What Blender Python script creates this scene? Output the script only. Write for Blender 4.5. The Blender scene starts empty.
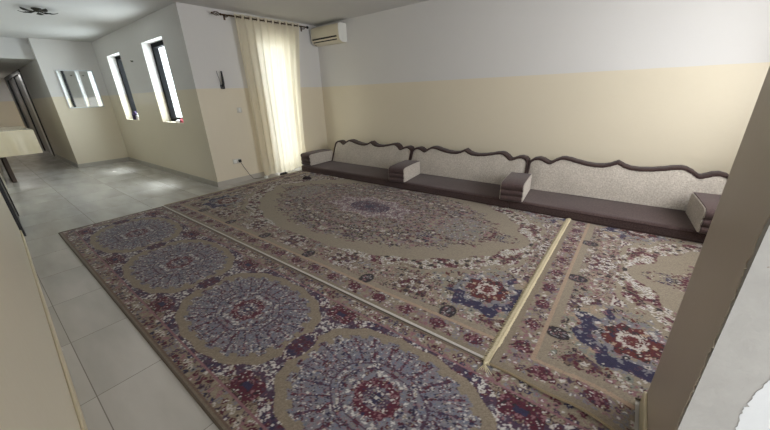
import bpy, bmesh, math, random
import numpy as np
from mathutils import Vector, Matrix
random.seed(7)
SC = bpy.context.scene
COL = SC.collection
PI = math.pi

# ------------------------------------------------------------------ helpers
def lin(c):
    return [((v/255)/12.92 if v/255 <= .04045 else ((v/255+.055)/1.055)**2.4) for v in c]

def link(name, me, mat=None, parent=None):
    o = bpy.data.objects.new(name, me)
    COL.objects.link(o)
    if mat is not None and len(me.materials) == 0:
        me.materials.append(mat)
    if parent is not None:
        o.parent = parent
    return o

def obj(name, bm, mat, parent=None, smooth=False):
    bmesh.ops.recalc_face_normals(bm, faces=bm.faces)
    me = bpy.data.meshes.new(name)
    bm.to_mesh(me); bm.free()
    if smooth:
        me.polygons.foreach_set('use_smooth', [True]*len(me.polygons))
        try: me.set_sharp_from_angle(angle=math.radians(40))
        except Exception: pass
    return link(name, me, mat, parent)

def empty(name, loc, rz=0):
    o = bpy.data.objects.new(name, None); COL.objects.link(o)
    o.location = loc; o.rotation_euler = (0, 0, rz); o.empty_display_size = .1
    return o

def tag(o, label, cat, group=None, kind=None):
    o['label'] = label; o['category'] = cat
    if group: o['group'] = group
    if kind: o['kind'] = kind
    return o

def struct(o):
    o['kind'] = 'structure'; return o

def box(bm, lo, hi, bev=0, seg=2, M=None):
    lo = Vector(lo); hi = Vector(hi)
    r = bmesh.ops.create_cube(bm, size=1)
    vs = r['verts']
    for v in vs:
        v.co = Vector(((lo[i]+hi[i])/2 + v.co[i]*(hi[i]-lo[i]) for i in range(3)))
    if bev:
        es = {e for v in vs for e in v.link_edges}
        rr = bmesh.ops.bevel(bm, geom=list(es), offset=bev, segments=seg, affect='EDGES', profile=.5)
        vs = list({v for f in rr['faces'] for v in f.verts} | {v for v in vs if v.is_valid})
    if M is not None:
        bmesh.ops.transform(bm, matrix=M, verts=vs)
    return vs

def boxes(name, items, mat, parent=None, bev=0, smooth=False):
    bm = bmesh.new()
    for lo, hi in items: box(bm, lo, hi, bev)
    return obj(name, bm, mat, parent, smooth)

def tube(bm, pts, r, n=10, cap=True):
    pts = [Vector(p) for p in pts]
    rs = r if isinstance(r, (list, tuple)) else [r]*len(pts)
    rings = []; prev = None
    for i, p in enumerate(pts):
        t = (pts[min(i+1, len(pts)-1)] - pts[max(i-1, 0)]).normalized()
        if prev is None:
            a = Vector((0, 0, 1)) if abs(t.z) < .9 else Vector((1, 0, 0))
            u = t.cross(a).normalized()
        else:
            u = (prev - t*prev.dot(t)).normalized()
        prev = u; w = t.cross(u)
        rings.append([bm.verts.new(p + (u*math.cos(2*PI*k/n) + w*math.sin(2*PI*k/n))*rs[i]) for k in range(n)])
    for a, b in zip(rings, rings[1:]):
        for k in range(n):
            bm.faces.new((a[k], a[(k+1) % n], b[(k+1) % n], b[k]))
    if cap:
        bm.faces.new(rings[0][::-1]); bm.faces.new(rings[-1])

def prism(bm, prof, axis, a, b):
    """extrude a closed 2-D profile along axis ('x','y','z') between a and b."""
    def P(q, t):
        return {'x': (t, q[0], q[1]), 'y': (q[0], t, q[1]), 'z': (q[0], q[1], t)}[axis]
    A = [bm.verts.new(P(q, a)) for q in prof]; B = [bm.verts.new(P(q, b)) for q in prof]
    n = len(prof)
    for i in range(n):
        bm.faces.new((A[i], A[(i+1) % n], B[(i+1) % n], B[i]))
    fs = [bm.faces.new(A[::-1]), bm.faces.new(B)]
    bmesh.ops.triangulate(bm, faces=fs)

def lathe(bm, prof, c, n=20):
    rings = []
    for r, z in prof:
        rings.append([bm.verts.new((c[0]+r*math.cos(2*PI*k/n), c[1]+r*math.sin(2*PI*k/n), c[2]+z)) for k in range(n)])
    for a, b in zip(rings, rings[1:]):
        for k in range(n):
            bm.faces.new((a[k], a[(k+1) % n], b[(k+1) % n], b[k]))
    bm.faces.new(rings[0][::-1]); bm.faces.new(rings[-1])

# ------------------------------------------------------------------ materials
class NT:
    def __init__(s, name):
        s.m = bpy.data.materials.new(name); s.m.use_nodes = True
        s.t = s.m.node_tree; s.t.nodes.clear()
        s.out = s.t.nodes.new('ShaderNodeOutputMaterial')
    def n(s, typ, **kw):
        nd = s.t.nodes.new('ShaderNode'+typ)
        for k, v in kw.items():
            if k.startswith('_'): setattr(nd, k[1:], v)
            else: s.set(nd.inputs[k.replace('__', ' ')], v)
        return nd
    def set(s, inp, v):
        if hasattr(v, 'is_output'): s.t.links.new(v, inp)
        else: inp.default_value = v
    def math(s, op, a, b=0, c=0):
        nd = s.t.nodes.new('ShaderNodeMath'); nd.operation = op
        for i, v in enumerate((a, b, c)): s.set(nd.inputs[i], v)
        return nd.outputs[0]
    def mix(s, f, a, b, blend='MIX'):
        nd = s.t.nodes.new('ShaderNodeMix'); nd.data_type = 'RGBA'; nd.blend_type = blend
        s.set(nd.inputs[0], f)
        for i, v in ((6, a), (7, b)):
            s.set(nd.inputs[i], v if hasattr(v, 'is_output') else (*v[:3], 1))
        return nd.outputs[2]
    def noise(s, scale, detail=3, vec=None, rough=.55):
        nd = s.n('TexNoise', Scale=scale, Detail=detail, Roughness=rough)
        if vec is not None: s.set(nd.inputs['Vector'], vec)
        return nd.outputs['Fac']
    def pos(s):
        return s.n('NewGeometry').outputs['Position']
    def mapr(s, v, a, b, c, d):
        nd = s.n('MapRange'); 
        for k, x in zip(('Value', 'From Min', 'From Max', 'To Min', 'To Max'), (v, a, b, c, d)): s.set(nd.inputs[k], x)
        return nd.outputs[0]
    def bump(s, h, strength, dist=.01):
        return s.n('Bump', Height=h, Strength=strength, Distance=dist).outputs[0]
    def surf(s, color, rough=.6, normal=None, metal=0, spec=.5, **kw):
        b = s.n('BsdfPrincipled')
        s.set(b.inputs['Base Color'], color if hasattr(color, 'is_output') else (*color[:3], 1))
        s.set(b.inputs['Roughness'], rough); s.set(b.inputs['Metallic'], metal)
        s.set(b.inputs['Specular IOR Level'], spec)
        if normal is not None: s.set(b.inputs['Normal'], normal)
        for k, v in kw.items(): s.set(b.inputs[k.replace('__', ' ')], v)
        s.t.links.new(b.outputs[0], s.out.inputs[0])
        return s.m

def simple(name, c, rough=.5, metal=0, var=.12, scale=8, bump=0, bscale=60, spec=.5):
    t = NT(name); c = lin(c); p = t.n('TexCoord').outputs['Object']
    f = t.noise(scale, 4, p)
    col = t.mix(f, [x*(1-var) for x in c], [min(1, x*(1+var)) for x in c])
    nm = t.bump(t.noise(bscale, 3, p), bump) if bump else None
    return t.surf(col, rough, nm, metal, spec)

def wall_mat(name, split=True, upper=(219, 217, 214), lower=(224, 214, 192)):
    t = NT(name); p = t.pos()
    z = t.n('SeparateXYZ', Vector=p).outputs[2]
    edge = t.math('ADD', 1.545, t.mapr(t.noise(4, 2, p), 0, 1, -.004, .004))
    m = t.math('GREATER_THAN', z, edge) if split else 1.0
    var = t.noise(1.3, 4, p)
    up = t.mix(var, [v*.95 for v in lin(upper)], lin(upper))
    lo = t.mix(var, [v*.94 for v in lin(lower)], lin(lower))
    col = t.mix(m, lo, up)
    rough = t.math('MULTIPLY_ADD', m, .5, .34)
    nm = t.bump(t.noise(14, 5, p), .12, .02)
    return t.surf(col, rough, nm, 0, .4)

M_WALL = wall_mat('painted_wall')
M_CEIL = wall_mat('white_ceiling', upper=(206, 205, 203))
def floor_mat():
    t = NT('stone_tile'); p = t.pos(); s = t.n('SeparateXYZ', Vector=p)
    T = .6315
    def joint(v, off):
        a = t.math('PINGPONG', t.math('ADD', v, off), T/2)
        return t.math('LESS_THAN', a, .0022)
    j = t.math('MAXIMUM', joint(s.outputs[0], 1.913+40*T), joint(s.outputs[1], -.62+40*T))
    idx = t.n('CombineXYZ', X=t.math('FLOOR', t.math('DIVIDE', t.math('ADD', s.outputs[0], 1.913), T)),
              Y=t.math('FLOOR', t.math('DIVIDE', t.math('ADD', s.outputs[1], -.62), T))).outputs[0]
    wn = t.n('TexWhiteNoise', Vector=idx)
    off = t.n('VectorMath', _operation='SCALE', Vector=wn.outputs['Color'], Scale=7.0).outputs[0]
    mp = t.n('Mapping', Vector=p, Scale=(1.2, 4.5, 1), Rotation=(0, 0, .5))
    vec = t.n('VectorMath', _operation='ADD'); t.set(vec.inputs[0], mp.outputs[0]); t.set(vec.inputs[1], off)
    v = t.noise(.9, 5, vec.outputs[0], .5)
    r = t.n('ValToRGB', Fac=v).color_ramp if False else None
    c = t.mix(t.mapr(v, .3, .7, 0, 1), lin((176, 172, 165)), lin((204, 200, 194)))
    c = t.mix(t.mapr(wn.outputs['Value'], 0, 1, 0, .12), c, lin((182, 176, 167)))
    c = t.mix(j, c, lin((138, 132, 124)))
    return t.surf(c, t.mapr(v, 0, 1, .2, .3), t.bump(j, -.15, .004), 0, .5)
M_FLOOR = floor_mat()
M_SKIRT = simple('skirting_tile', (176, 170, 160), .35)
M_SKIRTP = simple('painted_skirting', (208, 196, 166), .4)
M_BLACK = simple('black_metal', (22, 22, 24), .35, .2)
M_FRAME = simple('black_window_frame', (14, 14, 16), .75, spec=.15)
M_BLKPL = simple('black_plastic', (20, 20, 22), .4)
M_DOORD = simple('dark_door_leaf', (62, 60, 60), .3)
M_ALU = simple('brushed_aluminium', (190, 195, 198), .3, .9)
M_WHITE = simple('white_plastic', (228, 228, 222), .35, var=.03)
M_OFFW = simple('ivory_plastic', (212, 204, 182), .35, var=.03)
M_DARKSLOT = simple('dark_slot', (40, 36, 32), .6)
M_BRONZE = simple('bronze_rod', (84, 66, 48), .35, .7)
M_RING = simple('eyelet_metal', (96, 84, 70), .3, .8)
M_GREYPL = simple('grey_socket', (205, 200, 188), .4, var=.03)
M_IRON = simple('dark_iron', (48, 46, 38), .5, .4)
M_PURPLE = simple('purple_cloth', (58, 42, 78), .9, var=.3, scale=30, bump=.3)
M_WHITECL = simple('white_cloth', (226, 222, 224), .9, var=.08)
M_PINK = simple('pink_cloth', (196, 92, 104), .8, var=.25, scale=30)
M_RAG = simple('dark_rag', (46, 34, 40), .95, var=.4, scale=20, bump=.4)
M_PLASTER = None

def plaster_mat():
    t = NT('bare_plaster'); p = t.pos()
    v = t.noise(9, 6, p, .65); w = t.noise(70, 4, p)
    c = t.mix(v, lin((150, 147, 142)), lin((178, 175, 170)))
    spk = t.math('GREATER_THAN', t.noise(38, 2, p), .72)
    c = t.mix(spk, c, lin((150, 142, 132)))
    return t.surf(c, .9, t.bump(t.math('ADD', v, t.math('MULTIPLY', w, .35)), .5, .006), 0, .2)
M_PLASTER = plaster_mat()
M_SKIN = simple('beige_paint', (178, 166, 150), .42, var=.05, scale=3, bump=.06, bscale=30)
M_SKINW = simple('white_paint', (206, 207, 207), .5, var=.03, bump=.1, bscale=40)

def glass_mat():
    t = NT('window_glass')
    tr = t.n('BsdfTransparent', Color=(.96, .98, .98, 1)); gl = t.n('BsdfGlossy', Roughness=.02)
    fr = t.n('Value'); fr.outputs[0].default_value = .07
    mx = t.n('MixShader'); t.set(mx.inputs[0], fr.outputs[0]); t.set(mx.inputs[1], tr.outputs[0]); t.set(mx.inputs[2], gl.outputs[0])
    t.t.links.new(mx.outputs[0], t.out.inputs[0]); return t.m
M_GLASS = glass_mat()

def mirror_mat():
    t = NT('mirror_glass'); return t.surf((.82, .85, .85), .03, None, 1)
M_MIRROR = mirror_mat()

def curtain_mat():
    t = NT('curtain_voile'); p = t.n('TexCoord').outputs['Object']
    w = t.noise(220, 2, p)
    c = t.mix(w, lin((236, 228, 206)), lin((246, 240, 224)))
    df = t.n('BsdfDiffuse', Color=c); tl = t.n('BsdfTranslucent', Color=c); tp = t.n('BsdfTransparent', Color=(1, .97, .9, 1))
    a = t.n('MixShader', Fac=.55); t.set(a.inputs[1], df.outputs[0]); t.set(a.inputs[2], tl.outputs[0])
    b = t.n('MixShader', Fac=.07); t.set(b.inputs[1], a.outputs[0]); t.set(b.inputs[2], tp.outputs[0])
    t.t.links.new(b.outputs[0], t.out.inputs[0]); return t.m
M_CURT = curtain_mat()

def fabric(name, c, c2, scale=90, rough=.9, b=.35, big=.2):
    t = NT(name); p = t.n('TexCoord').outputs['Object']
    v = t.noise(scale, 3, p); w = t.noise(5, 3, p)
    vo = t.n('TexVoronoi', Scale=scale*1.4); t.set(vo.inputs['Vector'], p)
    f = t.math('ADD', t.math('MULTIPLY', v, .6), t.math('MULTIPLY', vo.outputs['Distance'], .5))
    col = t.mix(t.mapr(f, .3, .8, 0, 1), lin(c), lin(c2))
    col = t.mix(t.mapr(w, .3, .7, 0, big), col, [x*.6 for x in lin(c)])
    return t.surf(col, rough, t.bump(f, b, .003), 0, .2, Sheen__Weight=.15)
M_BROWN = fabric('brown_chenille', (68, 54, 53), (92, 75, 73), 60)
M_BROWND = fabric('brown_trim', (56, 42, 41), (74, 57, 54), 80)
M_CREAMF = fabric('oatmeal_fabric', (164, 155, 145), (204, 196, 185), 55)
M_TABLEC = simple('glossy_cream_cover', (216, 206, 180), .12, var=.06, bump=.25, bscale=9)
M_WOODD = simple('dark_wood', (70, 54, 42), .5)
M_BIND = fabric('pale_binding', (170, 164, 156), (204, 198, 190), 200, b=.2)
M_BINDT = fabric('tan_binding', (128, 112, 88), (152, 136, 108), 200, b=.2)
M_FRINGE = fabric('straw_fringe', (188, 174, 140), (226, 214, 182), 160, b=.4)
M_BINDD = fabric('dark_binding', (78, 68, 58), (104, 92, 78), 200, b=.2)

# ------------------------------------------------------------------ room shell
CEIL = 2.66
T = .25
def wallslabs(name, items, mat=M_WALL):
    return struct(boxes(name, items, mat))

struct(boxes('floor', [((-18.2, -2.2, -.1), (2.6, 5.1, 0))], M_FLOOR))
struct(boxes('trim_1', [((-18.2, -.05, 2.28), (-10.2, 1.33, 2.40)), ((-10.32, -.05, 2.40), (-10.2, 1.33, CEIL))], M_CEIL))   # corridor header and lowered ceiling

XL = -5.39; YW = 2.31; XF = -10.05; YC = 1.33; YB = 4.83
struct(boxes('ceiling', [((-10.2, -2.2, CEIL), (2.6, YW+T, CEIL+.12)), ((XL-T, YW+T, CEIL), (2.6, YB+T, CEIL+.12))], M_CEIL))
wallslabs('wall_back', [((XL-T, YB, 0), (1.5, YB+T, CEIL))])
DY0, DY1, DZ1 = 3.46, 4.16, 2.34
wallslabs('wall_left', [((XL-T, YW, 0), (XL, DY0, CEIL)), ((XL-T, DY1, 0), (XL, YB, CEIL)), ((XL-T, DY0, DZ1), (XL, DY1, CEIL))])
W = [(-7.09, -6.15, 1.02, 2.335), (-9.25, -8.38, 1.02, 2.31)]
xs = [XL-T, W[0][1], W[0][0], W[1][1], W[1][0], XF-T]
its = [((xs[i+1], YW, 0), (xs[i], YW+T, CEIL)) for i in (0, 2, 4)]
for a, b, z0, z1 in W: its += [((a, YW, 0), (b, YW+T, z0)), ((a, YW, z1), (b, YW+T, CEIL))]
wallslabs('wall_window_side', its)
wallslabs('wall_far', [((XF-T, YC+.12, 0), (XF, YW, CEIL))])
DX0, DX1 = -17.2, -13.1
wallslabs('wall_corridor', [((DX1, YC, 0), (XF, YC+.12, CEIL)), ((-18.2, YC, 0), (DX0, YC+.12, CEIL)), ((DX0, YC, 2.28), (DX1, YC+.12, CEIL))])
wallslabs('wall_corridor_end', [((-17.9, -.05, 0), (-17.7, YC, CEIL))])
# near wall that the camera hugs (slightly skew)
NW = math.atan2(-.0312, 1)
MN = Matrix.Translation((0, -.136-.012, 0)) @ Matrix.Rotation(NW, 4, 'Z')
bm = bmesh.new(); box(bm, (-17.9, -.2, 0), (.3, 0, CEIL), M=MN); struct(obj('wall_near', bm, M_WALL))
bm = bmesh.new(); box(bm, (-5.3, 0, 0), (.3, .012, .085), .004, M=MN); struct(obj('baseboard_near', bm, M_SKIRTP))
# right wall with a broad window
wallslabs('wall_right', [((1.25, 1.53, 0), (1.5, YB, .75)), ((1.25, 1.53, 2.3), (1.5, YB, CEIL)),
                         ((1.25, 1.53, .75), (1.5, 1.9, 2.3)), ((1.25, 4.3, .75), (1.5, YB, 2.3))])

# skirtings
SK = .085
struct(boxes('baseboard_left', [((XL, YW-.012, 0), (XL+.012, DY0-.02, SK)), ((XL, DY1+.02, 0), (XL+.012, YB, SK))], M_SKIRT))
struct(boxes('baseboard_window_side', [((XF, YW-.012, 0), (XL, YW, SK))], M_SKIRT))
struct(boxes('baseboard_far', [((XF, YC-.012, 0), (XF+.012, YW-.012, SK))], M_SKIRT))
struct(boxes('baseboard_corridor', [((DX1+.1, YC-.012, 0), (XF, YC, SK))], M_SKIRT))
struct(boxes('baseboard_back', [((XL+.012, YB-.012, 0), (1.25, YB, SK))], M_SKIRT))

# windows in the side wall
def bars(x0, x1, z0, z1, y0, y1, w, mull=()):
    L = [((x0, y0, z0), (x0+w, y1, z1)), ((x1-w, y0, z0), (x1, y1, z1)), ((x0+w, y0, z0), (x1-w, y1, z0+w)), ((x0+w, y0, z1-w), (x1-w, y1, z1))]
    for m in mull: L.append(((m-.012, y0, z0+w), (m+.012, y1, z1-w)))
    return L
for i, (a, b, z0, z1) in enumerate(W):
    r = struct(empty('window_%d' % (i+1), ((a+b)/2, YW+.2, z0)))
    off = Vector(r.location)
    bm = bmesh.new()
    for lo, hi in bars(a, b, z0, z1, YW+.14, YW+.225, .07): box(bm, Vector(lo)-off, Vector(hi)-off, .004)
    f = obj('window_frame', bm, M_FRAME, r)
    bm = bmesh.new(); box(bm, Vector((a+.05, YW+.192, z0+.05))-off, Vector((b-.05, YW+.198, z1-.05))-off)
    obj('glass_pane', bm, M_GLASS, r)
# glazed door behind the curtain
r = struct(empty('door_1', (XL-.12, (DY0+DY1)/2, 0))); off = Vector(r.location)
bm = bmesh.new(); w = .06
for lo, hi in [((XL-.16, DY0, 0), (XL-.1, DY0+w, DZ1)), ((XL-.16, DY1-w, 0), (XL-.1, DY1, DZ1)), ((XL-.16, DY0+w, DZ1-w), (XL-.1, DY1-w, DZ1)), ((XL-.16, DY0+w, 0), (XL-.1, DY1-w, .09))]:
    box(bm, Vector(lo)-off, Vector(hi)-off, .004)
obj('door_frame', bm, M_WHITE, r)
bm = bmesh.new(); box(bm, Vector((XL-.133, DY0+w, .09))-off, Vector((XL-.127, DY1-w, DZ1-w))-off); obj('glass_pane', bm, M_GLASS, r)
# dark double door in the corridor
r = struct(empty('door_2', ((DX0+DX1)/2, YC+.05, 0))); off = Vector(r.location)
def rb(name, L, mat, par, bev=.004):
    bm = bmesh.new()
    for lo, hi in L: box(bm, Vector(lo)-off, Vector(hi)-off, bev)
    return obj(name, bm, mat, par)
rb('door_frame', [((DX1-.12, YC-.02, 0), (DX1, YC+.1, 2.28)), ((DX0, YC-.02, 0), (DX0+.4, YC+.1, 2.28)), ((DX0+.4, YC-.02, 2.18), (DX1-.12, YC+.1, 2.28))], M_BLACK, r)
rb('door_leaf', [((DX0+.4, YC+.03, 0), (-15.2, YC+.07, 2.18))], M_DOORD, r)
rb('door_leaf', [((-15.0, YC+.03, 0), (-13.75, YC+.07, 2.18))], M_DOORD, r)
rb('door_stile', [((-15.2, YC+.0, 0), (-15.0, YC+.08, 2.18))], M_BLACK, r)
rb('door_strip', [((-13.75, YC+.0, 0), (-13.42, YC+.06, 2.18))], M_ALU, r)
rb('door_edge', [((-13.42, YC+.0, 0), (DX1-.12, YC+.07, 2.18))], M_BLACK, r)
# black door in the near wall
r = struct(empty('door_3', (-6, 0, 0)))
def nb(name, L, mat, par):
    bm = bmesh.new(); MI = Matrix.Translation(-Vector(par.location)) @ MN
    for lo, hi in L: box(bm, lo, hi, .003, M=MI)
    return obj(name, bm, mat, par)
nb('door_frame', [((-6.5, 0, 0), (-6.4, .03, 2.1)), ((-5.4, 0, 0), (-5.3, .03, 2.1)), ((-6.4, 0, 2.0), (-5.4, .03, 2.1))], M_BLACK, r)
nb('door_leaf', [((-6.4, 0, .005), (-5.4, .018, 2.0))], M_BLACK, r)

# broken wall end at the right
PX, PY0, PY1 = .283, 1.045, 1.53
struct(boxes('wall_pillar', [((PX, PY0, 0), (1.5, PY1, CEIL))], M_PLASTER))
def ragged(seed, n, amp):
    rr = random.Random(seed); v = 0; out = []
    for i in range(n):
        v = v*.86 + rr.uniform(-1, 1)*amp*.5
        out.append(v + (rr.random() < .12)*rr.uniform(-1, 1)*amp)
    return out
bm = bmesh.new(); n = 380
rg = ragged(3, n, .006)
A = []
for i in range(n):
    z = CEIL*i/(n-1); y = PY0+.016+rg[i]*2
    y = max(y, PY0+.001)
    A.append([bm.verts.new(q) for q in ((PX-.0025, y, z), (PX+.001, y, z), (PX-.0025, PY1, z), (PX+.001, PY1, z))])
for a, b in zip(A, A[1:]):
    bm.faces.new((a[0], a[2], b[2], b[0])); bm.faces.new((a[0], b[0], b[1], a[1])); bm.faces.new((a[2], a[3], b[3], b[2]))
struct(obj('trim_2', bm, M_SKIN))
bm = bmesh.new(); rg = ragged(11, n, .007); A = []
for i in range(n):
    z = CEIL*i/(n-1); x = .388+rg[i]+.012*math.sin(z*9)
    A.append([bm.verts.new(q) for q in ((x, PY0-.0015, z), (x+.001, PY0+.001, z), (1.5, PY0-.0015, z))])
for a, b in zip(A, A[1:]):
    bm.faces.new((a[0], a[2], b[2], b[0])); bm.faces.new((a[0], b[0], b[1], a[1]))
struct(obj('trim_3', bm, M_SKINW))
bm = bmesh.new(); box(bm, (PX-.016, PY0+.03, 0), (PX-.0025, PY1+.002, .085), .004); struct(obj('baseboard_pillar', bm, M_SKIRTP))

# ------------------------------------------------------------------ rugs
def hsh(i, j, s):
    h = np.sin(i*127.1 + j*311.7 + s*74.7)*43758.5453
    return h - np.floor(h)

def worley(x, y, seed):
    ix = np.floor(x); iy = np.floor(y)
    f1 = np.full(x.shape, 9.); f2 = np.full(x.shape, 9.); hid = np.zeros(x.shape); dx1 = np.zeros(x.shape); dy1 = np.zeros(x.shape)
    for a in (-1, 0, 1):
        for b in (-1, 0, 1):
            cx = ix+a; cy = iy+b
            px = cx + .1+.8*hsh(cx, cy, seed); py = cy + .1+.8*hsh(cx, cy, seed+1.7)
            dx = x-px; dy = y-py; d = np.hypot(dx, dy)
            m = d < f1
            f2 = np.where(m, f1, np.minimum(f2, d))
            f1 = np.where(m, d, f1); hid = np.where(m, hsh(cx, cy, seed+3.3), hid)
            dx1 = np.where(m, dx, dx1); dy1 = np.where(m, dy, dy1)
    return f1, f2, hid, dx1, dy1

PAL = {k: np.array(lin(v)) for k, v in dict(
    tan=(151, 139, 122), tan2=(142, 129, 112), peach=(172, 148, 128), cream=(198, 190, 182), rose=(142, 104, 110),
    burg=(88, 38, 52), red=(98, 44, 43), navy=(54, 50, 78), plum=(82, 62, 80), grey=(128, 125, 132), blue=(118, 121, 138),
    dark=(52, 44, 49), mauve=(136, 118, 124), sage=(130, 133, 124), wht=(208, 203, 198), brown=(116, 96, 84)).items()}

def pick(h, pal):
    """choose colours by a 0..1 hash and weights"""
    names = list(pal); w = np.cumsum([pal[k] for k in names]); w = w/w[-1]
    idx = np.searchsorted(w, np.clip(h, 0, .9999))
    return np.array([PAL[k] for k in names])[np.clip(idx, 0, len(names)-1)]

def florals(x, y, size, seed, pal, bg, gap=.16, petals=5, core=None):
    """a field of small petalled blossoms over a ground colour"""
    wx = x + .006*np.sin(y*61+seed)+.004*np.sin(y*143); wy = y + .006*np.sin(x*57+seed*2)+.004*np.sin(x*131)
    f1, f2, h, dx, dy = worley(wx/size, wy/size, seed)
    th = np.arctan2(dy, dx)
    rr = f1*(1+.28*np.cos(petals*th+h*40))
    col = pick(h, pal)
    out = np.where((rr > .52)[:, None] | ((f2-f1) < gap)[:, None], np.broadcast_to(PAL[bg], col.shape), col)
    cc = pick((h*7.3) % 1, core or {'wht': 1, 'rose': 1, 'dark': 1, 'tan': 1})
    out = np.where((rr < .17)[:, None], cc, out)
    return out

def radial(th, e, sym, K, el, seed, pal, bg):
    t = np.abs(((th*sym/PI) % 2)-1)*PI/sym
    return florals2(t*K, np.log(np.maximum(e, .02))*K/el, seed, pal, bg)

def florals2(x, y, seed, pal, bg):
    x = x + .35*np.sin(y*1.9+seed); y = y + .3*np.sin(x*2.3)
    f1, f2, h, dx, dy = worley(x, y, seed)
    th = np.arctan2(dy, dx)
    rr = f1*(1+.25*np.cos(3*th+h*40))
    col = pick(h, pal)
    out = np.where((rr > .56)[:, None] | ((f2-f1) < .12)[:, None], np.broadcast_to(PAL[bg], col.shape), col)
    cc = pick((h*7.3) % 1, {'wht': 1, 'mauve': 1, 'dark': 1, 'burg': 1})
    return np.where((rr < .17)[:, None], cc, out)

def put(out, m, c):
    m = np.asarray(m)
    if c.ndim == 1: out[m] = c
    else: out[m] = c[m]

def weave(x, y, seed, amp):
    """ragged knot edges: every knot looks up a slightly displaced point of the design"""
    q = .006
    return (x + (hsh(np.floor(x/q), np.floor(y/q), seed)-.5)*amp, y + (hsh(np.floor(x/q), np.floor(y/q), seed+9)-.5)*amp)

def vines(out, x, y, m, seed, k, col, wid=.10):
    """scrolling stems: level lines of a smooth rolling field"""
    f = (np.sin(x*19+seed)+np.sin(y*23+seed*2)+np.sin((x+y)*31+seed)*.8+np.sin((x-y)*41)*.6+np.sin(x*67+2*np.sin(y*29))*.35)
    q = np.abs((f*k) % 1-.5)
    put(out, m & (q < wid), PAL[col])

def speckle(out, x, y, seed, k=.14):
    j = hsh(np.floor(x/.0061), np.floor(y/.0059), seed)[:, None]
    return out*(1-k+2*k*j)

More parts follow.
